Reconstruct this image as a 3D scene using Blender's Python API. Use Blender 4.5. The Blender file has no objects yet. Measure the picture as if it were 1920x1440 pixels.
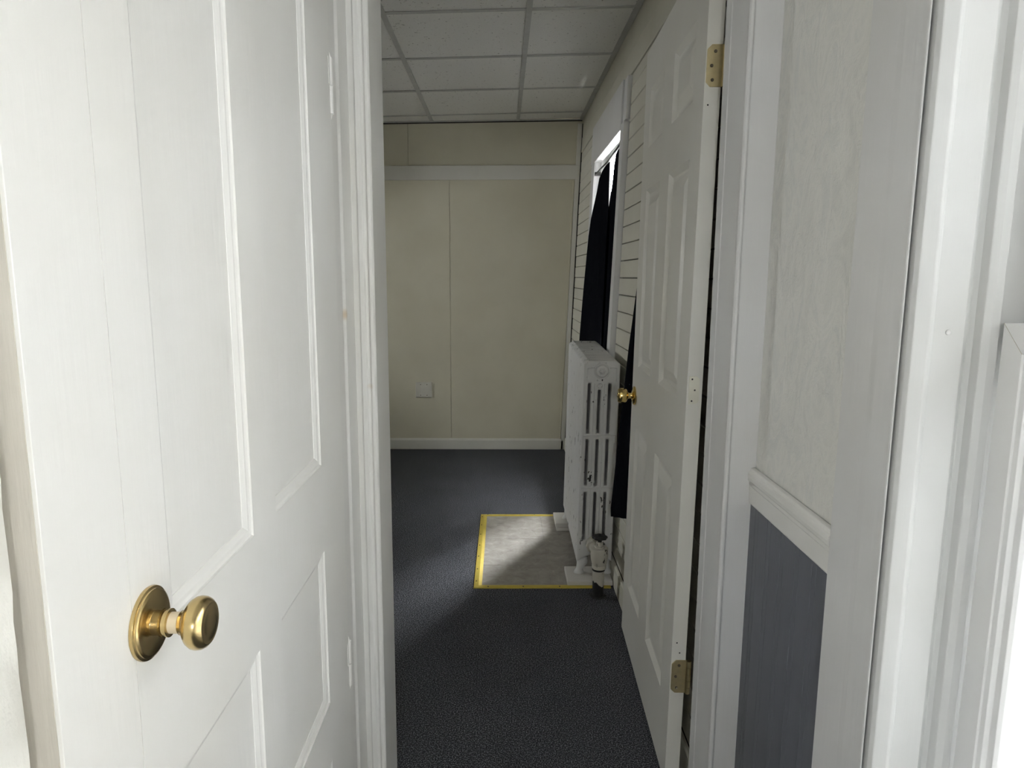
import bpy, math, random
from mathutils import Vector, Matrix

random.seed(7)
SC = bpy.context.scene
COL = SC.collection

# ------------------------------------------------------------------ camera
cam_d = bpy.data.cameras.new('camera')
cam = bpy.data.objects.new('camera', cam_d)
COL.objects.link(cam)
F = 1290.0
cam_d.sensor_fit = 'HORIZONTAL'
cam_d.sensor_width = 36.0
cam_d.lens = 36.0 * F / 1920.0
cam_d.clip_start = 0.02
d_y = Vector(((942 - 960) / F, (519 - 720) / F, 1.0)).normalized()      # world +Y seen from the lens
tilt = 0.006
kk = -(-tilt * d_y.x + d_y.y) / d_y.z
d_z = -Vector((-tilt, 1.0, kk)).normalized()
d_x = d_y.cross(d_z)
if d_x.x < 0:
    d_x = -d_x
EYE = Vector((0, 0, 1.31))
def lens(v):                                                             # lens axis -> world
    return Vector((d_x.dot(v), d_y.dot(v), d_z.dot(v)))
rx, up, bk = lens(Vector((1, 0, 0))), lens(Vector((0, -1, 0))), lens(Vector((0, 0, -1)))
cam.matrix_world = Matrix(((rx.x, up.x, bk.x, EYE.x), (rx.y, up.y, bk.y, EYE.y), (rx.z, up.z, bk.z, EYE.z), (0, 0, 0, 1)))
SC.camera = cam

# ------------------------------------------------------------------ view, sky, daylight
SC.view_settings.view_transform = 'Standard'
SC.view_settings.look = 'None'
SC.view_settings.exposure = -0.04
SC.view_settings.gamma = 1.0
SC.view_settings.use_curve_mapping = False
world = bpy.data.worlds.new('overcast_sky')
SC.world = world
world.use_nodes = True
wn, wl = world.node_tree.nodes, world.node_tree.links
wn.clear()
wo = wn.new('ShaderNodeOutputWorld')
wb = wn.new('ShaderNodeBackground')
wb.inputs['Strength'].default_value = 200.0
tc = wn.new('ShaderNodeTexCoord')
sp = wn.new('ShaderNodeSeparateXYZ')
mr = wn.new('ShaderNodeMapRange')
mr.inputs[1].default_value = -0.1
mr.inputs[2].default_value = 0.9
cr = wn.new('ShaderNodeValToRGB')
cr.color_ramp.elements[0].color = (0.84, 0.85, 0.86, 1)
cr.color_ramp.elements[1].color = (1.0, 1.04, 1.08, 1)
wl.new(tc.outputs['Generated'], sp.inputs[0])
wl.new(sp.outputs['Z'], mr.inputs[0])
wl.new(mr.outputs[0], cr.inputs[0])
wl.new(cr.outputs[0], wb.inputs['Color'])
wl.new(wb.outputs[0], wo.inputs[0])

def portal(name, loc, size_y, size_z):
    """guides the sky's light through a window that faces +X"""
    ld = bpy.data.lights.new(name, 'AREA')
    ld.shape = 'RECTANGLE'
    ld.size, ld.size_y = size_y, size_z
    ld.cycles.is_portal = True
    o = bpy.data.objects.new(name, ld)
    COL.objects.link(o)
    # local -Z -> world -X (into the rooms), local X -> world Y, local Y -> world Z
    o.matrix_world = Matrix(((0, 0, 1, loc[0]), (1, 0, 0, loc[1]), (0, 1, 0, loc[2]), (0, 0, 0, 1)))
    return o

# ------------------------------------------------------------------ mesh helpers
class MB:
    def __init__(self):
        self.v, self.f = [], []
    def add(self, vs, fs):
        n = len(self.v)
        self.v += [tuple(p) for p in vs]
        self.f += [tuple(i + n for i in f) for f in fs]
        return self
    def box(self, x0, x1, y0, y1, z0, z1):
        vs = [(x, y, z) for x in (x0, x1) for y in (y0, y1) for z in (z0, z1)]
        return self.add(vs, [(0, 1, 3, 2), (4, 6, 7, 5), (0, 4, 5, 1), (2, 3, 7, 6), (0, 2, 6, 4), (1, 5, 7, 3)])
    def prism(self, poly, axis, a, b):
        """extrude a 2D polygon along an axis; poly lies in the other two axes, in xyz order"""
        def put(p, t):
            if axis == 'x': return (t, p[0], p[1])
            if axis == 'y': return (p[0], t, p[1])
            return (p[0], p[1], t)
        n = len(poly)
        vs = [put(p, a) for p in poly] + [put(p, b) for p in poly]
        fs = [tuple(range(n)), tuple(range(2 * n - 1, n - 1, -1))]
        fs += [(i, (i + 1) % n, (i + 1) % n + n, i + n) for i in range(n)]
        return self.add(vs, fs)
    def lathe(self, prof, o, d, seg=32):
        """prof: (distance along d, radius)"""
        d = Vector(d).normalized()
        a = d.orthogonal().normalized()
        b = d.cross(a)
        o = Vector(o)
        vs, fs = [], []
        for t, r in prof:
            for k in range(seg):
                q = 2 * math.pi * k / seg
                vs.append(o + d * t + (a * math.cos(q) + b * math.sin(q)) * max(r, 1e-5))
        for i in range(len(prof) - 1):
            for k in range(seg):
                k2 = (k + 1) % seg
                fs.append((i * seg + k, i * seg + k2, (i + 1) * seg + k2, (i + 1) * seg + k))
        fs.append(tuple(range(seg - 1, -1, -1)))
        fs.append(tuple((len(prof) - 1) * seg + k for k in range(seg)))
        return self.add(vs, fs)
    def tube(self, pts, r, seg=12):
        pts = [Vector(p) for p in pts]
        rs = r if isinstance(r, (list, tuple)) else [r] * len(pts)
        vs, fs = [], []
        ref = None
        for i, p in enumerate(pts):
            t = (pts[min(i + 1, len(pts) - 1)] - pts[max(i - 1, 0)]).normalized()
            if ref is None:
                ref = t.orthogonal().normalized()
            a = (ref - t * ref.dot(t)).normalized()
            ref = a
            b = t.cross(a)
            for k in range(seg):
                q = 2 * math.pi * k / seg
                vs.append(p + (a * math.cos(q) + b * math.sin(q)) * rs[i])
        for i in range(len(pts) - 1):
            for k in range(seg):
                k2 = (k + 1) % seg
                fs.append((i * seg + k, i * seg + k2, (i + 1) * seg + k2, (i + 1) * seg + k))
        fs.append(tuple(range(seg - 1, -1, -1)))
        fs.append(tuple((len(pts) - 1) * seg + k for k in range(seg)))
        return self.add(vs, fs)
    def map(self, fn):
        self.v = [tuple(fn(Vector(p))) for p in self.v]
        return self
    def build(self, name, mat, parent=None, bevel=0.0, smooth=False, seg=2, origin=None):
        me = bpy.data.meshes.new(name)
        vs = self.v
        if origin is not None:
            vs = [(p[0] - origin[0], p[1] - origin[1], p[2] - origin[2]) for p in vs]
        me.from_pydata(vs, [], self.f)
        fix_normals(me)
        if mat:
            me.materials.append(mat)
        o = bpy.data.objects.new(name, me)
        COL.objects.link(o)
        if origin is not None:
            o.location = origin
        if parent:
            o.parent = parent
            o.matrix_parent_inverse = Matrix.Identity(4)
            if parent.location.length > 0:
                o.location = Vector(o.location) - parent.location
        if smooth:
            for p in me.polygons:
                p.use_smooth = True
        if bevel:
            m = o.modifiers.new('bevel', 'BEVEL')
            m.width, m.segments, m.limit_method, m.angle_limit = bevel, seg, 'ANGLE', math.radians(35)
        return o

import bmesh
def fix_normals(me):
    b = bmesh.new()
    b.from_mesh(me)
    bmesh.ops.recalc_face_normals(b, faces=b.faces)
    b.to_mesh(me)
    b.free()

def edge_split(o, deg=35):
    m = o.modifiers.new('edges', 'EDGE_SPLIT')
    m.split_angle = math.radians(deg)
    return o

def struct(o, label=None):
    o['kind'] = 'structure'
    if label:
        o['label'] = label
    return o
def tag(o, label, cat, group=None):
    o['label'], o['category'] = label, cat
    if group:
        o['group'] = group
    return o
def empty(name, loc):
    o = bpy.data.objects.new(name, None)
    o.empty_display_size = 0.1
    COL.objects.link(o)
    o.location = loc
    return o

# ------------------------------------------------------------------ materials
def base_mat(name, rough=0.5, metal=0.0, spec=0.5):
    m = bpy.data.materials.new(name)
    m.use_nodes = True
    nt = m.node_tree
    b = nt.nodes['Principled BSDF']
    b.inputs['Roughness'].default_value = rough
    b.inputs['Metallic'].default_value = metal
    b.inputs['Specular IOR Level'].default_value = spec
    return m, nt, b
def coords(nt, scale=(1, 1, 1)):
    t = nt.nodes.new('ShaderNodeTexCoord')
    g = nt.nodes.new('ShaderNodeNewGeometry')
    mp = nt.nodes.new('ShaderNodeMapping')
    mp.inputs['Scale'].default_value = scale
    nt.links.new(g.outputs['Position'], mp.inputs['Vector'])
    return mp
def noise(nt, vec, scale, detail=4.0, rough=0.55, dist=0.0):
    n = nt.nodes.new('ShaderNodeTexNoise')
    n.inputs['Scale'].default_value = scale
    n.inputs['Detail'].default_value = detail
    n.inputs['Roughness'].default_value = rough
    n.inputs['Distortion'].default_value = dist
    nt.links.new(vec.outputs[0], n.inputs['Vector'])
    return n
def ramp(nt, src, stops):
    r = nt.nodes.new('ShaderNodeValToRGB')
    e = r.color_ramp.elements
    while len(e) < len(stops):
        e.new(0.5)
    for i, (p, c) in enumerate(stops):
        e[i].position = p
        e[i].color = (c, c, c, 1) if isinstance(c, (int, float)) else (*c, 1)
    nt.links.new(src, r.inputs['Fac'])
    return r
def mix(nt, fac, a, b, mode='MIX'):
    m = nt.nodes.new('ShaderNodeMix')
    m.data_type = 'RGBA'
    m.blend_type = mode
    for sock, val in ((m.inputs[0], fac), (m.inputs[6], a), (m.inputs[7], b)):
        if hasattr(val, 'is_output'):
            nt.links.new(val, sock)
        elif isinstance(val, (int, float)):
            sock.default_value = val
        else:
            sock.default_value = (*val, 1)
    return m.outputs[2]
def bump(nt, b, height, strength, dist=0.01, prev=None):
    n = nt.nodes.new('ShaderNodeBump')
    n.inputs['Strength'].default_value = strength
    n.inputs['Distance'].default_value = dist
    nt.links.new(height, n.inputs['Height'])
    if prev:
        nt.links.new(prev.outputs[0], n.inputs['Normal'])
    nt.links.new(n.outputs[0], b.inputs['Normal'])
    return n
def paint(name, col, rough=0.4, brush=0.12, dirt=0.06, chips=0.0, stretch=(30, 30, 2.5), stains=()):
    """brushed oil paint: fine streaks along Z, faint dirt, optional dark chips and round stains"""
    m, nt, b = base_mat(name, rough)
    v = coords(nt)
    vs = coords(nt, stretch)
    n1 = noise(nt, vs, 4.0, 5.0)
    n2 = noise(nt, v, 2.2, 4.0)
    dark = tuple(c * (1 - dirt * 2.2) * f for c, f in zip(col, (1.0, 0.985, 0.95)))
    c = mix(nt, ramp(nt, n2.outputs['Fac'], [(0.35, 0.0), (0.75, 1.0)]).outputs[0], col, dark)
    if chips:
        n3 = noise(nt, coords(nt, (1, 1, 0.5)), 46.0, 3.0, 0.6)
        n4 = noise(nt, v, 6.0, 2.0)
        ch = mix(nt, 1.0, ramp(nt, n3.outputs['Fac'], [(chips, 0.0), (chips + 0.02, 1.0)]).outputs[0],
                 ramp(nt, n4.outputs['Fac'], [(0.45, 0.0), (0.55, 1.0)]).outputs[0], 'MULTIPLY')
        c = mix(nt, ch, c, (0.03, 0.028, 0.025))
    g = nt.nodes.new('ShaderNodeNewGeometry')
    for (p, r, sc, amt) in stains:
        vm = nt.nodes.new('ShaderNodeVectorMath'); vm.operation = 'SUBTRACT'
        vm.inputs[1].default_value = p
        nt.links.new(g.outputs['Position'], vm.inputs[0])
        vl = nt.nodes.new('ShaderNodeVectorMath'); vl.operation = 'LENGTH'
        nt.links.new(vm.outputs[0], vl.inputs[0])
        rp = ramp(nt, vl.outputs['Value'], [(r * 0.35, amt), (r, 0.0)])
        c = mix(nt, rp.outputs[0], c, sc)
    nt.links.new(c, b.inputs['Base Color'])
    bump(nt, b, n1.outputs['Fac'], brush, 0.004)
    return m

M = {}
M['door_paint'] = paint('ivory_gloss_paint', (0.82, 0.813, 0.785), 0.38, 0.10, 0.03)
M['casing_paint'] = paint('ivory_casing_paint', (0.80, 0.795, 0.77), 0.4, 0.10, 0.03,
                          stains=[((-0.298, 1.306, 1.238), 0.013, (0.55, 0.43, 0.27), 0.75), ((-0.266, 1.3745, 1.090), 0.006, (0.62, 0.54, 0.40), 0.6), ((-0.297, 1.224, 0.440), 0.012, (0.52, 0.42, 0.28), 0.7)])
M['door_two'] = paint('white_satin_paint', (0.74, 0.73, 0.68), 0.42, 0.06, 0.04, chips=0.80)
M['trim_paint'] = paint('white_trim_paint', (0.715, 0.715, 0.715), 0.42, 0.10, 0.05, chips=0.80)
M['jamb_paint'] = paint('shaded_jamb_paint', (0.60, 0.605, 0.60), 0.45, 0.08, 0.05, chips=0.80)  # darker copy of the trim white, its colour offsets overly bright window light
M['old_paint'] = paint('thick_old_paint', (0.80, 0.79, 0.74), 0.45, 0.6, 0.08, stretch=(14, 14, 9))
M['strip_paint'] = paint('dull_edge_paint', (0.60, 0.565, 0.50), 0.6, 0.25, 0.12)
M['cream_wall'] = paint('cream_board_paint', (0.63, 0.60, 0.475), 0.5, 0.05, 0.05)
M['rail_paint'] = paint('greyish_white_rail_paint', (0.70, 0.69, 0.63), 0.45, 0.05, 0.06, stretch=(2.5, 30, 30))
M['clap_paint'] = paint('cream_white_board_paint', (0.66, 0.645, 0.56), 0.5, 0.08, 0.06, stretch=(30, 2.5, 30))
M['radiator'] = paint('flaking_white_enamel', (0.74, 0.74, 0.735), 0.42, 0.25, 0.05, chips=0.635)
M['block_paint'] = paint('white_block_paint', (0.75, 0.73, 0.69), 0.5, 0.15, 0.05)
M['vinyl'] = paint('white_vinyl', (0.80, 0.80, 0.80), 0.3, 0.0, 0.0)

def simple(name, col, rough=0.5, metal=0.0, bump_scale=0, bump_str=0.1, spec=0.5):
    m, nt, b = base_mat(name, rough, metal, spec)
    v = coords(nt)
    n = noise(nt, v, bump_scale or 20.0, 3.0)
    c = mix(nt, ramp(nt, n.outputs['Fac'], [(0.3, 0.0), (0.8, 1.0)]).outputs[0], col, tuple(x * 0.85 for x in col))
    nt.links.new(c, b.inputs['Base Color'])
    if bump_scale:
        bump(nt, b, n.outputs['Fac'], bump_str, 0.003)
    return m
M['sheathing_shade'] = simple('dark_sheathing_shade', (0.035, 0.03, 0.024), 0.9, 0.0, 40, 0.2)  # near-black colour stands in for shade in joints and board gaps
M['aged_brass'] = simple('aged_brass', (0.50, 0.38, 0.18), 0.24, 1.0, 60, 0.04)
M['bright_brass'] = simple('polished_brass', (0.78, 0.58, 0.22), 0.14, 1.0)
M['satin_brass'] = simple('satin_brass', (0.66, 0.56, 0.33), 0.35, 1.0, 80, 0.05)
M['filler'] = simple('cream_filler', (0.77, 0.75, 0.64), 0.5)
M['cream_plastic'] = simple('cream_shank', (0.80, 0.68, 0.48), 0.45)
M['screw'] = simple('dark_screw', (0.10, 0.085, 0.06), 0.5, 0.6)
M['black_cloth'] = simple('black_curtain_cloth', (0.008, 0.0085, 0.011), 1.0, 0.0, 300, 0.15, 0.0)
M['black_iron'] = simple('black_iron', (0.018, 0.017, 0.016), 0.6, 0.0, 120, 0.3)
M['valve_paint'] = paint('dirty_white_valve', (0.66, 0.63, 0.55), 0.45, 0.3, 0.15, chips=0.66)
M['dark'] = simple('dark_void', (0.02, 0.019, 0.018), 0.9)
M['plate'] = simple('painted_plate', (0.66, 0.64, 0.56), 0.45)
M['gold_strip'] = simple('gold_anodised_strip', (0.68, 0.53, 0.09), 0.42, 0.35)
M['tee'] = simple('painted_tee', (0.58, 0.58, 0.565), 0.5)

def carpet():
    m, nt, b = base_mat('charcoal_loop_carpet', 1.0, 0.0, 0.0)
    v = coords(nt)
    n1 = noise(nt, v, 260.0, 3.0, 0.75)
    n2 = noise(nt, v, 3.0, 4.0)
    n3 = noise(nt, v, 240.0, 2.0, 0.6)
    c = ramp(nt, n1.outputs['Fac'], [(0.36, (0.015, 0.0165, 0.017)), (0.51, (0.049, 0.051, 0.057)), (0.63, (0.33, 0.335, 0.365))])
    c2 = mix(nt, ramp(nt, n2.outputs['Fac'], [(0.3, 0.0), (0.75, 0.35)]).outputs[0], c.outputs[0], (0.04, 0.042, 0.046))
    nt.links.new(c2, b.inputs['Base Color'])
    bump(nt, b, n3.outputs['Fac'], 0.4, 0.006)
    return m
M['carpet'] = carpet()

def stone_tile():
    m, nt, b = base_mat('mottled_vinyl_tile', 0.42, 0.0, 0.4)
    v = coords(nt)
    n1 = noise(nt, v, 20.0, 7.0, 0.68, 0.5)
    n2 = noise(nt, v, 26.0, 6.0, 0.7, 1.2)
    c = ramp(nt, n1.outputs['Fac'], [(0.30, (0.24, 0.22, 0.19)), (0.48, (0.325, 0.305, 0.27)), (0.60, (0.38, 0.36, 0.325)), (0.75, (0.52, 0.50, 0.46))])
    vein = ramp(nt, n2.outputs['Fac'], [(0.47, 0.0), (0.5, 0.7), (0.53, 0.0)])
    nt.links.new(mix(nt, vein.outputs[0], c.outputs[0], (0.33, 0.30, 0.26)), b.inputs['Base Color'])
    bump(nt, b, n2.outputs['Fac'], 0.12, 0.003)
    return m
M['tile'] = stone_tile()

def ceiling_board():
    m, nt, b = base_mat('pitted_mineral_board', 0.9, 0.0, 0.1)
    v = coords(nt)
    n1 = noise(nt, v, 70.0, 3.0, 0.6)
    n2 = noise(nt, v, 150.0, 2.0)
    pits = ramp(nt, n1.outputs['Fac'], [(0.655, 0.0), (0.68, 1.0)])
    c = mix(nt, pits.outputs[0], (0.90, 0.893, 0.865), (0.42, 0.41, 0.38))
    c = mix(nt, ramp(nt, n2.outputs['Fac'], [(0.3, 0.0), (0.7, 0.25)]).outputs[0], c, (0.76, 0.75, 0.72))
    nt.links.new(c, b.inputs['Base Color'])
    bump(nt, b, n2.outputs['Fac'], 0.35, 0.004)
    return m
M['ceiling'] = ceiling_board()

def wallpaper():
    m, nt, b = base_mat('embossed_cream_wallpaper', 0.6, 0.0, 0.3)
    v = coords(nt)
    vv = coords(nt, (1.0, 1.0, 0.55))
    n1 = noise(nt, vv, 16.0, 5.0, 0.6, 1.5)
    n2 = noise(nt, v, 60.0, 3.0, 0.6, 2.0)
    c = ramp(nt, n1.outputs['Fac'], [(0.35, (0.69, 0.685, 0.65)), (0.5, (0.755, 0.745, 0.705)), (0.62, (0.69, 0.69, 0.66)), (0.75, (0.77, 0.76, 0.71))])
    nt.links.new(c.outputs[0], b.inputs['Base Color'])
    p = bump(nt, b, n2.outputs['Fac'], 0.3, 0.004)
    bump(nt, b, n1.outputs['Fac'], 0.4, 0.008, p)
    return m
M['wallpaper'] = wallpaper()
M['blue_board'] = paint('slate_blue_paint', (0.118, 0.125, 0.149), 0.5, 0.12, 0.08, stretch=(40, 40, 1.5))

def glass():
    m = bpy.data.materials.new('window_glass')
    m.use_nodes = True
    nt = m.node_tree
    nt.nodes.clear()
    o = nt.nodes.new('ShaderNodeOutputMaterial')
    t = nt.nodes.new('ShaderNodeBsdfTransparent')
    g = nt.nodes.new('ShaderNodeBsdfGlossy')
    g.inputs['Roughness'].default_value = 0.02
    lw_ = nt.nodes.new('ShaderNodeLayerWeight')
    pw = nt.nodes.new('ShaderNodeMath'); pw.operation = 'POWER'; pw.inputs[1].default_value = 5.0
    fr = nt.nodes.new('ShaderNodeMath'); fr.operation = 'MULTIPLY_ADD'
    fr.inputs[1].default_value, fr.inputs[2].default_value = 0.5, 0.04
    nt.links.new(lw_.outputs['Facing'], pw.inputs[0])
    nt.links.new(pw.outputs[0], fr.inputs[0])
    mx = nt.nodes.new('ShaderNodeMixShader')
    nt.links.new(fr.outputs[0], mx.inputs[0])
    nt.links.new(t.outputs[0], mx.inputs[1])
    nt.links.new(g.outputs[0], mx.inputs[2])
    nt.links.new(mx.outputs[0], o.inputs[0])
    return m
M['glass'] = glass()

# ================================================================== large structure
LEAN = 0.036                       # the old right wall leans out as it rises
def wx(z, off=0.0):
    return 0.49 + LEAN * z + off
def leaning(p):                    # x given as an offset from the wall face
    return Vector((wx(p.z) + p.x, p.y, p.z))
def ceil_z(x):
    return 2.4125 + 0.0243 * x

# floor
fl = MB().box(-3.0, 0.75, -1.5, 5.3, -0.05, 0.0).build('floor', M['carpet'])
struct(fl, 'charcoal loop carpet over the whole floor')

# ground outside
gm = simple('grey_ground', (0.78, 0.775, 0.76), 0.9, 0.0, 3, 0.3)
struct(MB().box(0.9, 14.0, -7.0, 14.0, -0.8, -0.6).build('ground', gm), 'grey ground outside the right windows')
struct(MB().box(-12.0, -3.4, -7.0, 14.0, -0.8, -0.6).build('ground', gm), 'grey ground outside the added left window')
# added unseen wall close to the right side keeps open sky from the near window
nm_ = paint('grey_blocker_paint', (0.138, 0.138, 0.136), 0.7, 0.1, 0.1)
nh = MB().box(2.3, 2.5, -7.0, 5.9, -0.6, 6.2)
struct(MB().box(2.3, 2.5, 7.7, 14.0, -0.6, 6.2).build('sky_blocker_wall', nm_), 'second added grey wall outside, leaving a slit of sky for the far window')  # added unseen wall, leaves a sky slit that shapes the floor shadow
ev = MB().box(0.76, 1.75, -4.0, 6.0, 2.62, 2.74).box(-4.6, -3.13, 0.0, 8.0, 2.2, 2.32)  # added unseen eaves, trim the sky light reaching the windows
struct(ev.build('sky_blocker_eave', nm_), 'added unseen eaves that cut the sky light at the right window and the added left window')
hg = simple('dark_screen_boards', (0.078, 0.08, 0.074), 0.9, 0.0, 12, 0.6)  # dark colour of an added screen that dims the near window jamb
struct(MB().box(0.78, 2.3, -2.4, -2.1, -0.6, 4.5).build('light_screen', hg), 'tall dark screen added outside the right window to dim its light')
struct(nh.build('sky_blocker_wall', nm_), 'added grey wall that blocks the sky outside the right window')

# doorway wall between vestibule and room
DY0, DY1 = 1.38, 1.53
wf = MB()
wf.box(-3.0, -0.272, DY0 + 0.02, DY1, 0, 2.5)
wf.box(0.487, 0.75, DY0 + 0.02, DY1, 0, 2.5)
wf.box(-0.272, 0.487, DY0 + 0.02, DY1, 2.13, 2.5)
struct(wf.build('wall_front', M['cream_wall']), 'wall with the doorway between vestibule and room')

# back wall: sheets are parts
BY = 5.165
wb_ = struct(MB().box(-3.0, 0.75, BY + 0.008, BY + 0.12, 0, 2.55).build('wall_back', M['cream_wall']), 'cream panelled back wall of the dim room')
def back_panel(x0, x1, z0, z1):
    o = MB().box(x0, x1, BY, BY + 0.0075, z0, z1).build('wall_panel', M['cream_wall'], wb_, bevel=0.0015, seg=1)
    return o
lo = [-2.99, -1.608, -0.387, 0.545]
for a_, b_ in zip(lo, lo[1:]):
    back_panel(a_ + 0.0016, b_ - 0.0016, 0.02, 2.04)
up_ = [-2.99, -1.9, -0.682, 0.545]
for a_, b_ in zip(up_, up_[1:]):
    back_panel(a_ + 0.0012, b_ - 0.0012, 2.06, 2.44)
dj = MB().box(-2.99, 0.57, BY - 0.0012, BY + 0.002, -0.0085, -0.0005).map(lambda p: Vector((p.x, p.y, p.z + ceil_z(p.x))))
dj.build('joint_shade', M['sheathing_shade'], wb_)  # dark strip painted in as the shadow line under the ceiling
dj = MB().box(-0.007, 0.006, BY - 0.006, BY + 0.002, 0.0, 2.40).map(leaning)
dj.build('joint_shade', M['sheathing_shade'], wb_)  # dark strip drawn as the shadow line of the corner
rail = MB().box(-2.99, 0.548, BY - 0.020, BY, 2.004, 2.104)
rail.map(lambda p: Vector((p.x, p.y, p.z + 0.0125 * (p.x + 0.13))))
struct(rail.build('trim_1', M['rail_paint'], bevel=0.003), 'flat cream rail across the upper back wall')
cs = MB().box(-0.038, -0.007, BY - 0.018, BY, 0.0, 2.40)
struct(cs.map(leaning).build('trim_2', M['rail_paint'], bevel=0.002), 'narrow vertical strip in the back right corner')
cs = MB().box(-0.052, -0.041, BY - 0.010, BY, 0.0, 2.0)
struct(cs.map(leaning).build('trim_3', M['cream_wall'], bevel=0.002), 'thin vertical bead beside the back right corner strip')
bb = MB().prism([(BY - 0.018, 0.0), (BY - 0.018, 0.07), (BY - 0.008, 0.083), (BY, 0.083), (BY, 0.0)], 'x', -2.99, 0.47)
struct(bb.build('baseboard_back', M['rail_paint'], bevel=0.001), 'cream baseboard along the back wall')
# room's left wall (beyond the left jamb)
LW = (3.95, 4.26, 1.27, 1.58)
lw = MB()
lw.box(-3.12, -3.0, 1.4, LW[0], 0, 2.5)
lw.box(-3.12, -3.0, LW[1], 5.3, 0, 2.5)
lw.box(-3.12, -3.0, LW[0], LW[1], 0, LW[2])
lw.box(-3.12, -3.0, LW[0], LW[1], LW[3], 2.5)
struct(lw.build('wall_left', M['cream_wall']), 'left wall of the dim room')

# right wall of the room: sheathing + horizontal boards
WY0, WY1, WZ0, WZ1 = 3.26, 4.16, 0.31, 2.03
sh = MB()
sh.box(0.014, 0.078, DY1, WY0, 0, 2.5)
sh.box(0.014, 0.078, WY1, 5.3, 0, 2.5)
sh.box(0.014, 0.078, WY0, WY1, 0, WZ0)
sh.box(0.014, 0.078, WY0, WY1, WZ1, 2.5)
wr = struct(sh.map(leaning).build('wall_right', M['sheathing_shade']), 'right wall of the room clad in horizontal boards')  # backing coloured near black to put shade between the boards
BH = 0.0755
def board_mesh(y0, y1, h):
    g = 0.0016
    poly = [(0.013, g), (0.0028, g), (0.0, g + 0.0018), (0.0, h - g - 0.0018), (0.0028, h - g), (0.013, h - g)]
    b = MB().prism(poly, 'y', y0, y1)
    b.map(lambda p: Vector((p.x + LEAN * p.z, p.y, p.z)))
    return b
protos = {}
def clap(y0, y1, z, h=BH):
    key = (y0, y1, round(h, 4))
    if key not in protos:
        o = board_mesh(y0, y1, h).build('board', M['clap_paint'], wr)
        protos[key] = o
    else:
        o = protos[key].copy()
        COL.objects.link(o)
        o.parent = wr
    o.location = (wx(z) + random.uniform(-0.0012, 0.0008), 0, z + random.uniform(-0.0006, 0.0006))
z = 0.10
while z < 2.18:
    hh = min(BH, 2.195 - z)
    clap(DY1 + 0.002, WY0 - 0.03 if z < 2.0 else WY0 - 0.03, z, hh)
    if z < 2.0:
        clap(WY1 + 0.02, BY - 0.02, z, hh)
    if z + BH < WZ0:
        clap(WY0 - 0.029, WY1 + 0.019, z, hh)
    z += BH
z = 1.985
while z < 2.18:
    clap(WY1 + 0.12, BY - 0.02, z, min(BH, 2.195 - z))
    z += BH
fr_ = MB().box(-0.004, 0.013, DY1 + 0.002, BY - 0.02, 2.197, 2.30)
struct(fr_.map(leaning).build('trim_4', M['clap_paint'], bevel=0.0025), 'lower frieze board above the window')
fr_ = MB().box(-0.002, 0.013, DY1 + 0.002, BY - 0.02, 2.302, 2.46)
struct(fr_.map(leaning).build('trim_5', M['clap_paint'], bevel=0.0025), 'upper frieze board under the ceiling')
bbx = MB().prism([(-0.010, 0.0), (-0.010, 0.085), (-0.006, 0.092), (0.0, 0.095), (0.0, 0.0)], 'y', DY1 + 0.01, BY - 0.02)
struct(bbx.map(leaning).build('baseboard_right', M['clap_paint'], bevel=0.001), 'cream baseboard along the right wall')

# suspended ceiling: boards and tees are parts of the ceiling
ce = struct(MB().box(-3.0, 0.75, 1.4, 5.3, 2.56, 2.62).build('ceiling', M['cream_wall']), 'suspended ceiling of pitted white boards in a white grid')
colx = [-2.972, -2.356, -1.74, -1.124, -0.508, 0.108, 0.58]
def row_y(k, x):
    return 3.085 + 0.617 * k - 0.035 * (x - 0.11)
rows = [-2.62, -2, -1, 0, 1, 2, 3, 3.345]
def quad_slab(p, z0, z1):
    vs = [(x, y, ceil_z(x) + z0) for x, y in p] + [(x, y, ceil_z(x) + z1) for x, y in p]
    return MB().add(vs, [(0, 1, 2, 3), (7, 6, 5, 4), (0, 4, 5, 1), (1, 5, 6, 2), (2, 6, 7, 3), (3, 7, 4, 0)])
for i in range(len(colx) - 1):
    for j in range(len(rows) - 1):
        x0, x1 = colx[i] + 0.004, colx[i + 1] - 0.004
        zo = random.uniform(0.0035, 0.006)
        p = [(x0, row_y(rows[j], x0) + 0.004), (x1, row_y(rows[j], x1) + 0.004), (x1, row_y(rows[j + 1], x1) - 0.004), (x0, row_y(rows[j + 1], x0) - 0.004)]
        quad_slab(p, zo, zo + 0.014).build('ceiling_tile', M['ceiling'], ce, bevel=0.002, seg=1)
hw = 0.0125
for x in colx[1:-1]:
    p = [(x - hw, 1.47), (x + hw, 1.47), (x + hw, BY), (x - hw, BY)]
    quad_slab(p, -0.0006, 0.003).build('ceiling_tee', M['tee'], ce)
for k in rows[1:-1]:
    for i in range(len(colx) - 1):
        x0, x1 = colx[i] + hw, colx[i + 1] - hw
        p = [(x0, row_y(k, x0) - hw), (x1, row_y(k, x1) - hw), (x1, row_y(k, x1) + hw), (x0, row_y(k, x0) + hw)]
        quad_slab(p, 0.0, 0.003).build('ceiling_tee', M['tee'], ce)
p = [(0.548, 1.5), (0.574, 1.5), (0.574, BY), (0.548, BY)]
quad_slab(p, -0.001, 0.003).build('wall_angle', M['tee'], ce)
p = [(-2.97, BY - 0.030), (0.548, BY - 0.030), (0.548, BY - 0.006), (-2.97, BY - 0.006)]
quad_slab(p, -0.001, 0.003).build('wall_angle', M['tee'], ce)

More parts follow.
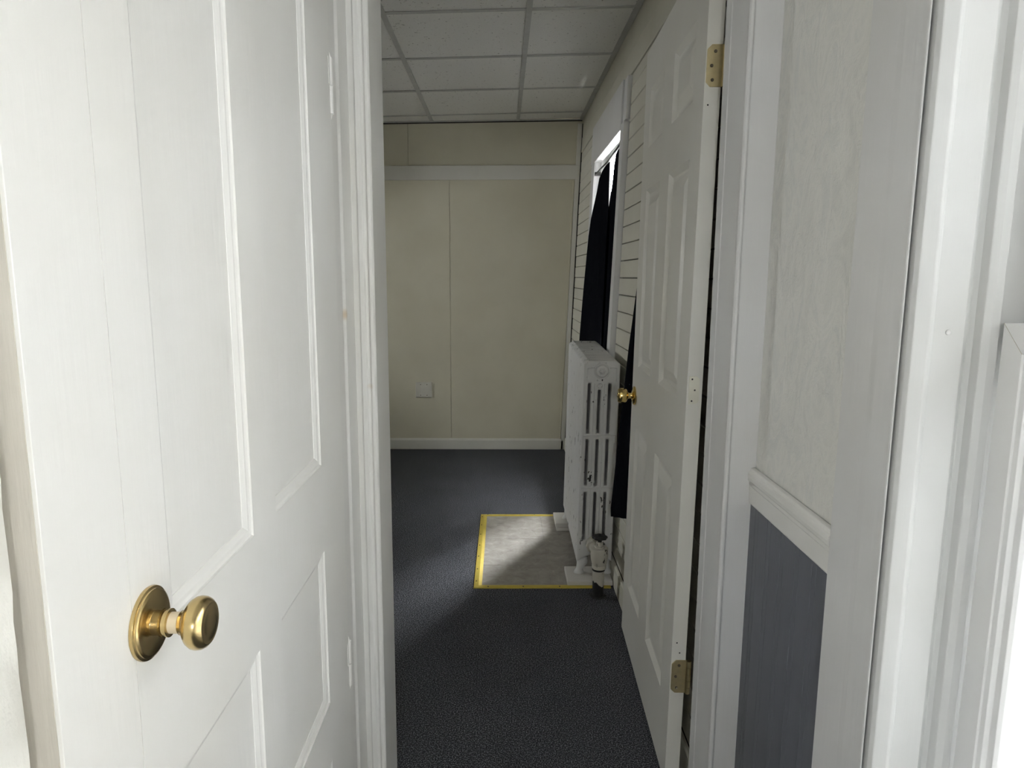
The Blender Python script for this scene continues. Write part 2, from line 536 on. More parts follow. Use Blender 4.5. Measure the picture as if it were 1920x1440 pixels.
# vestibule shell
struct(MB().box(-0.6, 0.8, -1.6, 1.5, 2.50, 2.56).build('ceiling', M['ceiling']), 'plain vestibule ceiling above the doors')
RL0 = (-0.08, 0.14, 1.34, 1.56)  # opening added behind the viewer to let in fill light
rw = MB()
rw.box(-0.6, RL0[0], -1.6, -1.5, 0, 2.5).box(RL0[1], 0.8, -1.6, -1.5, 0, 2.5)
rw.box(RL0[0], RL0[1], -1.6, -1.5, 0, RL0[2]).box(RL0[0], RL0[1], -1.6, -1.5, RL0[3], 2.5)
struct(rw.build('wall_back', M['casing_paint']), 'vestibule wall behind the viewer with a small opening added for fill light')
struct(MB().box(-3.0, 3.0, -7.0, -1.7, -0.8, -0.6).build('ground', gm), 'grey ground outside the vestibule')
NX = 0.53
wn_ = MB()
VY0, VY1, VZ0, VZ1 = -1.10, 0.875, 0.50, 2.05
wn_.box(NX + 0.002, NX + 0.22, VY1 + 0.03, DY0 + 0.02, 0, 2.5)
wn_.box(NX + 0.002, NX + 0.22, -1.5, VY0, 0, 2.5)
wn_.box(NX + 0.002, NX + 0.22, VY0, VY1 + 0.03, 0, VZ0)
wn_.box(NX + 0.002, NX + 0.22, VY0, VY1 + 0.03, VZ1, 2.5)
wnr = struct(wn_.build('wall_right', M['wallpaper']), 'right vestibule wall with wallpaper above slate blue boards')
y = 0.90
bw = 0.0655
bd = None
while y < 1.40:
    if bd is None:
        poly = [(0.0, 0.0), (-0.0052, 0.0003), (-0.006, 0.0012), (-0.006, 0.0480), (-0.0054, 0.0484), (-0.0054, 0.0488), (-0.006, 0.0492),
                (-0.006, 0.0644), (-0.0052, 0.0652), (0.0, 0.0654)]
        bd = MB().prism(poly, 'z', 0.0, 0.846).build('beadboard', M['blue_board'], wnr)
        o = bd
    else:
        o = bd.copy()
        COL.objects.link(o)
        o.parent = wnr
    o.location = (NX + 0.002, y, 0)
    y += bw
cr_ = [(NX, 0.842), (NX - 0.008, 0.842), (NX - 0.0095, 0.846), (NX - 0.0095, 0.880), (NX - 0.0112, 0.883), (NX - 0.0112, 0.890),
       (NX - 0.0135, 0.893), (NX - 0.0145, 0.900), (NX - 0.0135, 0.908), (NX - 0.0100, 0.911), (NX - 0.008, 0.917), (NX, 0.919)]
struct(MB().prism(cr_, 'y', 1.0285, 1.389).build('trim_6', M['casing_paint'], bevel=0.0008, seg=1), 'moulded white chair rail between wallpaper and blue boards')

wl_ = MB()
wl_.box(-0.45, -0.365, -1.5, 1.45, 0, 2.5)
wl_.box(-0.37, -0.325, 1.205, 1.40, 0, 2.5)
wl_.box(-0.37, -0.325, -1.5, 0.385, 0, 2.5)
wl_.box(-0.37, -0.325, 0.385, 1.205, 2.06, 2.5)
struct(wl_.build('wall_left', M['casing_paint']), 'left vestibule wall around the panelled door')

# ================================================================== left jamb and casings of the doorway
# hinge-side casing on the left wall
poly = [(-0.325, 1.2070), (-0.300, 1.2070), (-0.296, 1.2100), (-0.296, 1.232), (-0.299, 1.236), (-0.299, 1.30), (-0.294, 1.306), (-0.294, 1.381), (-0.325, 1.381)]
t7 = struct(MB().prism(poly, 'z', 0, 2.12).build('trim_7', M['casing_paint'], bevel=0.0012), 'hinge side casing board of the left door')
MB().box(-0.325, -0.3005, 1.2006, 1.2069, 0.0, 1.15).build('joint_shade', M['sheathing_shade'], t7)  # dark strip imitates the shade inside the hinge gap
poly = [(-0.325, 1.40), (-0.325, 1.381), (-0.296, 1.379), (-0.283, 1.377), (-0.281, 1.3735), (-0.272, 1.3735), (-0.270, 1.377), (-0.265, 1.3785),
        (-0.262, 1.374), (-0.256, 1.374), (-0.2525, 1.378), (-0.2525, 1.40)]
struct(MB().prism(poly, 'z', 0, 2.12).build('trim_8', M['casing_paint'], bevel=0.0012), 'narrow moulded casing at the left of the doorway')
struct(MB().box(-0.272, -0.2535, DY0 + 0.02, DY1, 0, 2.13).build('trim_9', M['casing_paint'], bevel=0.0025), 'left jamb of the doorway')

# ragged casing at the lock side of the left door
pts = []
zz = 0.0
random.seed(3)
prof = []
while zz <= 2.121:
    prof.append((0.4082 + 0.0025 * math.sin(zz * 9.0 + 0.7) + 0.0020 * math.sin(zz * 23.0) + random.uniform(-0.0010, 0.0010), zz))
    zz += 0.018
m_ = MB()
n_ = len(prof)
vs, fs = [], []
for (yy, zz) in prof:
    vs += [(-0.345, yy, zz), (-0.307, yy + random.uniform(-0.0012, 0.0012), zz), (-0.3005, yy - 0.005, zz), (-0.2995, yy - 0.03, zz), (-0.2995, 0.24, zz), (-0.345, 0.24, zz)]
for i in range(n_ - 1):
    for k in range(6):
        k2 = (k + 1) % 6
        fs.append((i * 6 + k, i * 6 + k2, (i + 1) * 6 + k2, (i + 1) * 6 + k))
fs += [tuple(range(6)), tuple((n_ - 1) * 6 + k for k in range(6))]
m_.add(vs, fs)
struct(edge_split(m_.build('trim_10', M['old_paint'], smooth=True), 50), 'thickly painted ragged casing left of the brass knob door')

# right jamb / casing
poly = [(0.4665, 1.537), (0.4665, 1.500), (0.4680, 1.497), (0.4680, 1.402), (0.4665, 1.396), (0.4665, 1.389), (0.4695, 1.3845), (0.4740, 1.3845), (0.4765, 1.388),
        (0.479, 1.389), (0.5325, 1.389), (0.5325, 1.41), (0.486, 1.41), (0.486, 1.537)]
struct(MB().prism(poly, 'z', 0, 2.13).build('trim_11', M['trim_paint'], bevel=0.0012), 'white casing with a bead at the right of the doorway')

# ================================================================== door_1: old panelled door on the left
DX = -0.285
TH = 0.036
d1 = struct(empty('door_1', (DX, 0.41, 0)), 'ivory painted old panelled door with brass knob on the left')
y0, y1 = 0.4105, 1.200
ztop = 2.03
cols = [(0.562, 0.760), (0.840, 1.058)]
rws = [(0.16, 0.50), (0.605, 0.872), (1.014, 1.90)]
f = MB()
ys = [0.502, cols[0][0], cols[0][1], cols[1][0], cols[1][1], y1]
zs = [0.012, rws[0][0], rws[0][1], rws[1][0], rws[1][1], rws[2][0], rws[2][1], ztop]
for (a_, b_) in ((ys[0], ys[1]), (ys[2], ys[3]), (ys[4], ys[5])):
    f.box(DX - TH, DX, a_, b_, zs[0], zs[-1])
for (a_, b_) in ((zs[0], zs[1]), (zs[2], zs[3]), (zs[4], zs[5]), (zs[6], zs[7])):
    for c0, c1 in cols:
        f.box(DX - TH, DX, c0, c1, a_, b_)
f.build('frame', M['door_paint'], d1, origin=(DX, 0.41, 0))
eb = MB().box(DX - TH, DX - 0.00015, y0, ys[0] - 0.0001, zs[0], zs[-1]).build('edge_board', M['door_paint'], d1, bevel=0.0005, origin=(DX, 0.41, 0))
def inset_panel(u0, u1, v0, v1, steps, thick):
    """stepped rectangular panel: steps = (inset, depth); returns MB in (u, v, w) with w outward"""
    b = MB()
    vs, fs = [], []
    for ins, dep in steps:
        vs += [(u0 + ins, v0 + ins, -dep), (u1 - ins, v0 + ins, -dep), (u1 - ins, v1 - ins, -dep), (u0 + ins, v1 - ins, -dep)]
    n = len(steps)
    for i in range(n - 1):
        for k in range(4):
            k2 = (k + 1) % 4
            fs.append((i * 4 + k, i * 4 + k2, (i + 1) * 4 + k2, (i + 1) * 4 + k))
    fs.append(tuple((n - 1) * 4 + k for k in range(4)))
    o = len(vs)
    vs += [(u0, v0, -thick), (u1, v0, -thick), (u1, v1, -thick), (u0, v1, -thick)]
    for k in range(4):
        k2 = (k + 1) % 4
        fs.append((k, k2, o + k2, o + k))
    fs.append((o, o + 1, o + 2, o + 3))
    return b.add(vs, fs)
st1 = [(0.0, 0.0004), (0.0008, 0.0022), (0.004, 0.0032), (0.008, 0.0034), (0.0150, 0.0062), (0.0153, 0.0070)]
for c0, c1 in cols:
    for r0, r1 in rws:
        p = inset_panel(c0, c1, r0, r1, st1, TH - 0.006)
        p.map(lambda q: Vector((DX + q.z, q.x, q.y)))
        p.build('panel', M['door_paint'], d1, origin=(DX, 0.41, 0))
# painted strip on the door's edge
MB().box(DX - TH + 0.002, DX - 0.003, y0 - 0.0006, y0 + 0.001, zs[0], zs[-1]).build('edge_strip', M['strip_paint'], d1, origin=(DX, 0.41, 0))
# hinges on the door's right edge
def small_hinge(zc):
    h = MB()
    h.tube([(DX - 0.002, 1.2035, zc - 0.044), (DX - 0.002, 1.2035, zc - 0.0006)], 0.0062, 14)
    h.tube([(DX - 0.002, 1.2035, zc + 0.0006), (DX - 0.002, 1.2035, zc + 0.044)], 0.0062, 14)
    h.tube([(DX - 0.002, 1.2035, zc + 0.044), (DX - 0.002, 1.2035, zc + 0.052)], [0.0045, 0.002], 10)
    h.tube([(DX - 0.002, 1.2035, zc - 0.052), (DX - 0.002, 1.2035, zc - 0.044)], [0.002, 0.0045], 10)
    h.box(DX - 0.012, DX + 0.0008, 1.190, 1.2025, zc + 0.001, zc + 0.043)
    edge_split(h.build('hinge', M['door_paint'], d1, smooth=True, origin=(DX, 0.41, 0)))
for zc in (0.59, 1.62):
    small_hinge(zc)
# knob
KO = Vector((DX, 0.523, 1.0325))
kd = (1, 0, 0)
rose = MB().lathe([(0, 0.0292), (0.0015, 0.0296), (0.003, 0.0292), (0.0036, 0.0274), (0.005, 0.0272), (0.0056, 0.0262), (0.0062, 0.0245), (0.0062, 0.0100),
                   (0.0068, 0.0098), (0.0120, 0.0098), (0.0124, 0.0112), (0.0142, 0.0115), (0.0146, 0.0102), (0.0164, 0.0100), (0.0168, 0.0112), (0.0184, 0.0113), (0.0188, 0.0095)], KO, kd, 48)
kr = edge_split(rose.build('rose', M['aged_brass'], d1, smooth=True, origin=(DX, 0.41, 0)), 40)
edge_split(MB().lathe([(0.0182, 0.0085), (0.0275, 0.0085)], KO, kd, 32).build('shank', M['cream_plastic'], d1, smooth=True, origin=(DX, 0.41, 0)), 40)['label'] = 'cream coloured shank of the brass knob'
kb = MB().lathe([(0.0262, 0.0086), (0.0272, 0.0098), (0.0292, 0.0100), (0.0302, 0.0108), (0.0325, 0.0150), (0.035, 0.0183), (0.0385, 0.0206), (0.0415, 0.0212),
                 (0.0452, 0.0207), (0.0480, 0.0192), (0.0498, 0.0172), (0.0503, 0.0162), (0.0500, 0.0155), (0.0512, 0.0120), (0.0516, 0.006), (0.0517, 0.0001)], KO, kd, 48)
edge_split(kb.build('door_knob', M['aged_brass'], d1, smooth=True, origin=(DX, 0.41, 0)), 50)

# ================================================================== door_2: six panel door against the right wall
A0 = Vector((0.427, 1.600, 0.0))
UU = Vector((0.028, 0.81, 0.0)).normalized()
NN = Vector((-UU.y, UU.x, 0.0))
def D2(q):                                    # (u, v, w) -> world, leaning a little
    p = A0 + UU * q.x + NN * q.z
    return Vector((p.x + 0.012 * (q.y - 0.2), p.y, q.y))
W2, T2 = 0.81, 0.036
O2 = tuple(A0)
d2 = struct(empty('door_2', O2), 'white six panel door standing open along the right wall')
uc = [(0.107, 0.348), (0.478, 0.708)]
vr = [(0.218, 0.806), (1.010, 1.592), (1.722, 1.905)]
f = MB()
us = [0.0, uc[0][0], uc[0][1], uc[1][0], uc[1][1], W2]
vz = [0.014, vr[0][0], vr[0][1], vr[1][0], vr[1][1], vr[2][0], vr[2][1], 2.04]
for (a_, b_) in ((us[0], us[1]), (us[2], us[3]), (us[4], us[5])):
    f.box(a_, b_, vz[0], vz[-1], -T2, 0)
for (a_, b_) in ((vz[0], vz[1]), (vz[2], vz[3]), (vz[4], vz[5]), (vz[6], vz[7])):
    for c0, c1 in uc:
        f.box(c0, c1, a_, b_, -T2, 0)
f.map(D2).build('frame', M['door_two'], d2, origin=O2)
st2 = [(0.0, 0.0), (0.004, 0.003), (0.014, 0.0105), (0.020, 0.0115), (0.026, 0.011), (0.052, 0.003), (0.056, 0.0025)]
for c0, c1 in uc:
    for r0, r1 in vr:
        inset_panel(c0, c1, r0, r1, st2, T2).map(D2).build('panel', M['door_two'], d2, origin=O2)
# hinges let into the edge that faces the viewer
for zc, zsz in ((1.772, 0.0445), (0.315, 0.0445)):
    n = 5
    pl = []
    r = 0.010
    w0, w1 = -T2 - 0.004, -0.002
    corners = [(w0, zc - zsz), (w1 - r, zc - zsz), (w1, zc - zsz + r), (w1, zc + zsz - r), (w1 - r, zc + zsz), (w0, zc + zsz)]
    h = MB().prism([(c[1], c[0]) for c in corners], 'x', -0.0022, 0.0)
    leaf = h.map(D2).build('hinge_leaf', M['satin_brass'], d2, bevel=0.0004, seg=1, origin=O2)
    k = MB()
    for i in range(5):
        a_ = zc - zsz + i * 2 * zsz / 5
        k.tube([(-0.004, a_ + 0.0004, -T2 - 0.0075), (-0.004, a_ + 2 * zsz / 5 - 0.0004, -T2 - 0.0075)], 0.0062, 14)
    edge_split(k.map(D2).build('knuckle', M['satin_brass'], leaf, smooth=True))
    for sw, sz in ((-0.020, 0.030), (-0.013, 0.0), (-0.016, -0.030)):
        s = MB().lathe([(0, 0.0038), (0.0012, 0.0034), (0.0008, 0.001)], (0, 0, 0), (-1, 0, 0), 12)
        s.map(lambda q: D2(Vector((q.x - 0.0022, zc + sz + q.z, sw + q.y))))
        s.build('screw', M['screw'], leaf)
# filled lock plate recess on the edge with three old screw holes
pts = []
zc, zsz, r = 1.048, 0.033, 0.011
poly = [(zc - zsz, -0.004), (zc + zsz, -0.004), (zc + zsz, -0.018)]
for k in range(7):
    q = math.pi / 2 * k / 6
    poly.append((zc + zsz - r + r * math.cos(q), -0.018 - r * math.sin(q)))
for k in range(7):
    q = math.pi / 2 * k / 6
    poly.append((zc - zsz + r - r * math.sin(q), -0.018 - r * math.cos(q)))
poly.append((zc - zsz, -0.018))
fp = MB().prism(poly, 'x', -0.0026, 0.0).map(D2).build('filler_plate', M['filler'], d2, origin=O2)
for sw, sz in ((-0.011, 0.026), (-0.018, 0.0), (-0.012, -0.026)):
    s = MB().lathe([(0, 0.0022), (0.0004, 0.002)], (0, 0, 0), (-1, 0, 0), 10)
    s.map(lambda q: D2(Vector((q.x - 0.0026, zc + sz + q.z, sw + q.y)))).build('screw_hole', M['dark'], fp)
for sw, zv in ((-0.010, 1.690), (-0.012, 0.405), (-0.020, 0.378)):
    s = MB().lathe([(0, 0.002), (0.0004, 0.0018)], (0, 0, 0), (-1, 0, 0), 10)
    s.map(lambda q: D2(Vector((q.x, zv + q.z, sw + q.y)))).build('screw_hole', M['dark'], d2, origin=O2)
# knob
ku, kv = W2 - 0.060, 0.905
def lat2(prof, seg=40):
    b = MB().lathe(prof, (0, 0, 0), (0, 0, 1), seg)
    return b.map(lambda q: D2(Vector((ku + q.x, kv + q.y, q.z))))
edge_split(lat2([(0, 0.032), (0.003, 0.0325), (0.006, 0.030), (0.009, 0.018), (0.011, 0.0125)]).build('rose', M['bright_brass'], d2, smooth=True, origin=O2), 45)
edge_split(lat2([(0.010, 0.0120), (0.018, 0.0105), (0.024, 0.0115), (0.0265, 0.0170), (0.0295, 0.0225), (0.033, 0.0250), (0.040, 0.0258), (0.050, 0.0256), (0.055, 0.0245),
                 (0.0585, 0.0215), (0.0590, 0.0195), (0.0580, 0.0070), (0.0600, 0.0060), (0.0600, 0.0001)]).build('door_knob', M['bright_brass'], d2, smooth=True, origin=O2), 50)

# ================================================================== window_1: behind the radiator
w1 = struct(empty('window_1', (wx(0.31), 3.6, 0.31)), 'window behind the radiator with dark curtains')
def lbuild(mb, name, mat, bevel=0.0, parent=None):
    return mb.map(leaning).build(name, mat, parent or w1, bevel=bevel, origin=tuple(w1.location))
lbuild(MB().box(-0.027, 0.014, 3.18, 3.262, 0.26, 1.995), 'casing', M['trim_paint'], 0.002)
lbuild(MB().box(-0.027, 0.014, 4.16, 4.275, 0.26, 1.975), 'casing', M['trim_paint'], 0.002)
lbuild(MB().box(-0.029, 0.014, 3.262, 4.30, 1.972, 2.19), 'casing', M['trim_paint'], 0.002)
lbuild(MB().box(-0.020, 0.014, 3.185, 3.258, 2.004, 2.19), 'casing_block', M['trim_paint'], 0.002)
lbuild(MB().box(-0.055, 0.10, 3.16, 4.30, 0.285, 0.31), 'sill', M['trim_paint'], 0.003)
# jamb linings
lbuild(MB().box(0.014, 0.078, WY0, WY0 + 0.018, WZ0, WZ1), 'jamb', M['trim_paint'])
lbuild(MB().box(0.014, 0.078, WY1 - 0.018, WY1, WZ0, WZ1), 'jamb', M['trim_paint'])
lbuild(MB().box(0.014, 0.078, WY0 + 0.018, WY1 - 0.018, WZ1 - 0.018, WZ1), 'head_jamb', M['trim_paint'])
lbuild(MB().box(0.008, 0.020, WY0 + 0.018, WY1 - 0.018, 1.994, 2.012), 'stop_bead', M['trim_paint'], 0.002)
def sash(x0, x1, y0, y1, z0, z1, st, mat, par, org, fn, bot=None):
    b = MB()
    bot = bot or st
    b.box(x0, x1, y0, y0 + st, z0, z1)
    b.box(x0, x1, y1 - st, y1, z0, z1)
    b.box(x0, x1, y0 + st, y1 - st, z0, z0 + bot)
    b.box(x0, x1, y0 + st, y1 - st, z1 - st, z1)
    o = b.map(fn).build('sash', mat, par, bevel=0.002, origin=org)
    g = MB().box((x0 + x1) / 2 - 0.0015, (x0 + x1) / 2 + 0.0015, y0 + st - 0.005, y1 - st + 0.005, z0 + bot - 0.005, z1 - st + 0.005)
    g.map(fn).build('pane', M['glass'], o, origin=None)
    return o
o1 = tuple(w1.location)
def fix_sub(o):
    pass
sash(0.022, 0.045, WY0 + 0.02, WY1 - 0.02, WZ0 + 0.002, 1.24, 0.042, M['trim_paint'], w1, o1, leaning)
sash(0.048, 0.071, WY0 + 0.02, WY1 - 0.02, 1.20, WZ1 - 0.02, 0.034, M['trim_paint'], w1, o1, leaning)
portal('window_portal_far', (wx(1.2) + 0.03, (WY0 + WY1) / 2, (WZ0 + WZ1) / 2), 0.92, 1.76)

po = portal('fill_portal_rear', (0, 0, 0), RL0[1] - RL0[0] + 0.04, RL0[3] - RL0[2] + 0.04)
po.matrix_world = Matrix(((1, 0, 0, (RL0[0] + RL0[1]) / 2), (0, 0, -1, -1.49), (0, 1, 0, (RL0[2] + RL0[3]) / 2), (0, 0, 0, 1)))
w4 = struct(empty('fill_window_rear', (0.04, -1.55, RL0[2])), 'small window added behind the viewer for fill light')  # unseen window added to brighten faces turned towards the viewer
sash(-1.57, -1.53, RL0[0], RL0[1], RL0[2], RL0[3], 0.03, M['trim_paint'], w4, tuple(w4.location), lambda p: Vector((p.y, p.x, p.z)))

# unseen window added in the room's left wall for fill light
w3 = struct(empty('fill_window_left', (-3.06, 4.15, LW[2])), 'unseen window added in the left wall of the dim room for fill light')
sash(-3.085, -3.05, LW[0], LW[1], LW[2], LW[3], 0.035, M['trim_paint'], w3, tuple(w3.location), lambda p: p)
po = portal('fill_portal_left', (-3.04, (LW[0] + LW[1]) / 2, (LW[2] + LW[3]) / 2), LW[1] - LW[0] + 0.06, LW[3] - LW[2] + 0.06)
po.matrix_world = Matrix(((0, 0, -1, -3.04), (-1, 0, 0, (LW[0] + LW[1]) / 2), (0, 1, 0, (LW[2] + LW[3]) / 2), (0, 0, 0, 1)))

# ================================================================== window_2: beside the viewer
w2 = struct(empty('window_2', (0.60, 0.4, VZ0)), 'white vinyl window beside the viewer at the right')
o2 = tuple(w2.location)
ident = lambda p: p
def wb2(mb, name, mat, bevel=0.0):
    return mb.build(name, mat, w2, bevel=bevel, origin=o2)
# flat casing on the wall
poly = [(0.5315, 1.028), (0.519, 1.028), (0.5165, 1.025), (0.5165, 0.950), (0.5155, 0.935), (0.515, 0.884), (0.5125, 0.8825), (0.5130, 0.8785), (0.5150, 0.8785), (0.5158, 0.9000), (0.5315, 0.9000)]
wb2(MB().prism(poly, 'z', 0.0, 2.16), 'casing', M['trim_paint'], 0.0008)
wb2(MB().box(0.515, 0.5315, VY0 - 0.15, 0.8785, VZ1, VZ1 + 0.13), 'casing', M['trim_paint'], 0.002)
wb2(MB().box(0.515, 0.5315, VY0 - 0.15, VY0 - 0.002, 0.0, VZ1), 'casing', M['trim_paint'], 0.002)
# jamb liner at the far side, ridged, seen by the viewer
poly = [(0.5185, 0.904), (0.5185, 0.872), (0.522, 0.866), (0.533, 0.8635), (0.540, 0.862), (0.546, 0.865), (0.549, 0.871), (0.552, 0.873), (0.592, 0.873), (0.597, 0.879),
        (0.603, 0.884), (0.609, 0.880), (0.613, 0.870), (0.622, 0.867), (0.633, 0.866), (0.633, 0.880), (0.72, 0.880), (0.72, 0.904)]
jl = wb2(MB().prism(poly, 'z', VZ0, VZ1), 'jamb', M['jamb_paint'], 0.0015)
nl = MB().lathe([(0, 0.0036), (0.0012, 0.0034), (0.0022, 0.002), (0.0024, 0.0002)], (0.571, 0.873, 1.243), (0, -1, 0), 14)
nl.build('nail_head', M['trim_paint'], jl, smooth=True)
wb2(MB().box(0.533, 0.72, VY0 - 0.005, VY0 + 0.01, VZ0, VZ1), 'jamb', M['trim_paint'])
wb2(MB().box(0.533, 0.72, VY0 + 0.01, 0.863, VZ1 - 0.015, VZ1 + 0.003), 'head_jamb', M['trim_paint'])
wb2(MB().box(0.500, 0.72, VY0 + 0.01, 0.861, VZ0 - 0.02, VZ0 + 0.012), 'sill', M['trim_paint'], 0.003)
# lower sash with mitred stile and glazing beads
def vsash(x0, y0, y1, z0, z1):
    st = 0.036
    b = MB()
    cs_ = [(y0, z0, y1, z1), (y0 + st, z0 + st, y1 - st, z1 - st)]
    def ring(a, b_, xa, xb):
        A = [(xa, a[0], a[1]), (xa, a[2], a[1]), (xa, a[2], a[3]), (xa, a[0], a[3])]
        B = [(xb, b_[0], b_[1]), (xb, b_[2], b_[1]), (xb, b_[2], b_[3]), (xb, b_[0], b_[3])]
        return A + B
    steps = [(0.0, x0 + 0.034), (0.0, x0), (0.036, x0), (0.0365, x0 + 0.003), (0.044, x0 + 0.004), (0.046, x0 + 0.010), (0.054, x0 + 0.012), (0.056, x0 + 0.017), (0.058, x0 + 0.034)]
    vs, fs = [], []
    for ins, x in steps:
        vs += [(x, y0 + ins, z0 + ins), (x, y1 - ins, z0 + ins), (x, y1 - ins, z1 - ins), (x, y0 + ins, z1 - ins)]
    n = len(steps)
    for i in range(n):
        j = (i + 1) % n
        for k in range(4):
            k2 = (k + 1) % 4
            fs.append((i * 4 + k, i * 4 + k2, j * 4 + k2, j * 4 + k))
    o = MB().add(vs, fs).build('sash', M['vinyl'], w2, bevel=0.0007, origin=o2)
    # mitre seams of the welded corners
    g = MB().box(x0 + 0.019, x0 + 0.022, y0 + 0.05, y1 - 0.05, z0 + 0.05, z1 - 0.05)
    g.build('pane', M['glass'], o)
    q = MB()
    for (ya, yb) in ((y1, y1 - 0.036), (y0, y0 + 0.036)):
        q.tube([(x0 - 0.0001, ya, z1), (x0 - 0.0001, yb, z1 - 0.036)], 0.0004, 6)
    q.build('mitre_seam', M['strip_paint'], o)
    return o
vsash(0.6345, VY0 + 0.014, 0.8625, VZ0 + 0.014, 1.256)
vsash(0.672, VY0 + 0.014, 0.878, 1.215, VZ1 - 0.017)
portal('window_portal_near', (0.60, (VY0 + VY1) / 2, (VZ0 + VZ1) / 2), 2.00, 1.6)

# ================================================================== curtains
def sheet(name, rows_, nx, fold, label, rise=0.0):
    """rows_: list of (z, y_far, y_near, x_offset_far, x_offset_near); a folded cloth 2 mm thick"""
    m = MB()
    vs, fs = [], []
    nr = 0
    dense = []
    for i in range(len(rows_) - 1):
        a_, b_ = rows_[i], rows_[i + 1]
        steps = max(1, int(abs(a_[0] - b_[0]) / 0.04))
        for s in range(steps):
            t = s / steps
            dense.append([p * (1 - t) + q * t for p, q in zip(a_, b_)])
    dense.append(list(rows_[-1]))
    for (z_, yf, yn, xf, xn) in dense:
        for k in range(nx + 1):
            t = k / nx
            amp, freq, ph = fold
            x_ = xf * (1 - t) + xn * t + amp * math.sin(t * freq * 2 * math.pi + ph + 0.6 * z_) * (0.35 + 0.65 * min(1.0, (dense[0][0] - z_) / 0.5))
            vs.append((wx(z_) + x_, yf * (1 - t) + yn * t, z_ + rise * t * max(0.0, 1 - (z_ - dense[-1][0]) / 0.5)))
    w_ = nx + 1
    for i in range(len(dense) - 1):
        for k in range(nx):
            fs.append((i * w_ + k, i * w_ + k + 1, (i + 1) * w_ + k + 1, (i + 1) * w_ + k))
    m.add(vs, fs)
    c = sum((Vector(v) for v in vs), Vector()) / len(vs)
    top = empty(name, (c.x, c.y, dense[-1][0]))
    o = m.build('cloth', M['black_cloth'], top, smooth=True, origin=tuple(top.location))
    so = o.modifiers.new('thick', 'SOLIDIFY')
    so.thickness, so.offset = 0.002, 0
    tag(top, label, 'curtain')
    return top, o
rows_ = [(1.897, 3.78, 3.66, -0.010, -0.010), (1.888, 3.90, 3.66, -0.012, -0.010), (1.858, 3.985, 3.655, -0.016, -0.010), (1.79, 4.046, 3.645, -0.018, -0.010),
         (1.65, 4.12, 3.598, -0.034, -0.012), (1.55, 4.145, 3.606, -0.040, -0.012), (1.436, 4.17, 3.606, -0.042, -0.012), (1.214, 4.222, 3.606, -0.044, -0.009), (0.95, 4.266, 3.606, -0.045, -0.007), (0.900, 4.270, 3.606, -0.045, -0.007)]
c1, c1m = sheet('curtain', rows_, 48, (0.0035, 3, 0.4), 'black curtain sagging at its top corner, far half of the window behind the radiator')
rows_ = [(1.918, 3.44, 3.262, -0.004, 0.004), (1.905, 3.495, 3.262, -0.005, 0.004), (1.858, 3.526, 3.262, -0.006, 0.004), (1.784, 3.546, 3.262, -0.006, 0.004), (1.66, 3.66, 3.262, -0.002, 0.004),
         (1.55, 3.76, 3.262, 0.002, 0.004), (1.2, 3.80, 3.262, 0.004, 0.005), (0.900, 3.80, 3.262, 0.007, 0.006)]
c2, c2m = sheet('curtain', rows_, 28, (0.0025, 3, 1.3), 'black curtain strip at the near side of the window behind the radiator')
rows_ = [(1.95, 2.475, 2.425, -0.022, -0.016), (1.5, 2.48, 2.425, -0.040, -0.016), (1.25, 2.498, 2.425, -0.055, -0.016), (1.05, 2.540, 2.425, -0.060, -0.016), (0.70, 2.615, 2.425, -0.060, -0.016), (0.385, 2.680, 2.425, -0.060, -0.016), (0.352, 2.668, 2.425, -0.060, -0.016)]
c3, c3m = sheet('curtain', rows_, 40, (0.004, 3, 0.0), 'black curtain flaring out beside the free edge of the six panel door', 0.075)

def curtain_rod(pts, label):
    top = empty('curtain_rod', pts[0])
    edge_split(MB().tube(pts, 0.0045, 10).build('rod', M['black_iron'], top, smooth=True, origin=tuple(pts[0])))
    for p in (pts[0], pts[-1]):
        MB().box(p[0] - 0.007, wx(p[2]) + 0.012, p[1] - 0.007, p[1] + 0.007, p[2] - 0.010, p[2] + 0.010).build('rod_bracket', M['black_iron'], top, bevel=0.002, origin=tuple(pts[0]))
    tag(top, label, 'curtain rod')
curtain_rod([(wx(1.90) - 0.016, 4.14, 1.905), (wx(1.90) - 0.016, 3.66, 1.902), (wx(1.9) - 0.016, 3.282, 1.922)], 'thin black rod across the top of the window behind the radiator')
curtain_rod([(wx(1.95) - 0.030, 2.50, 1.955), (wx(1.95) - 0.030, 1.66, 1.955)], 'thin black rod behind the six panel door')

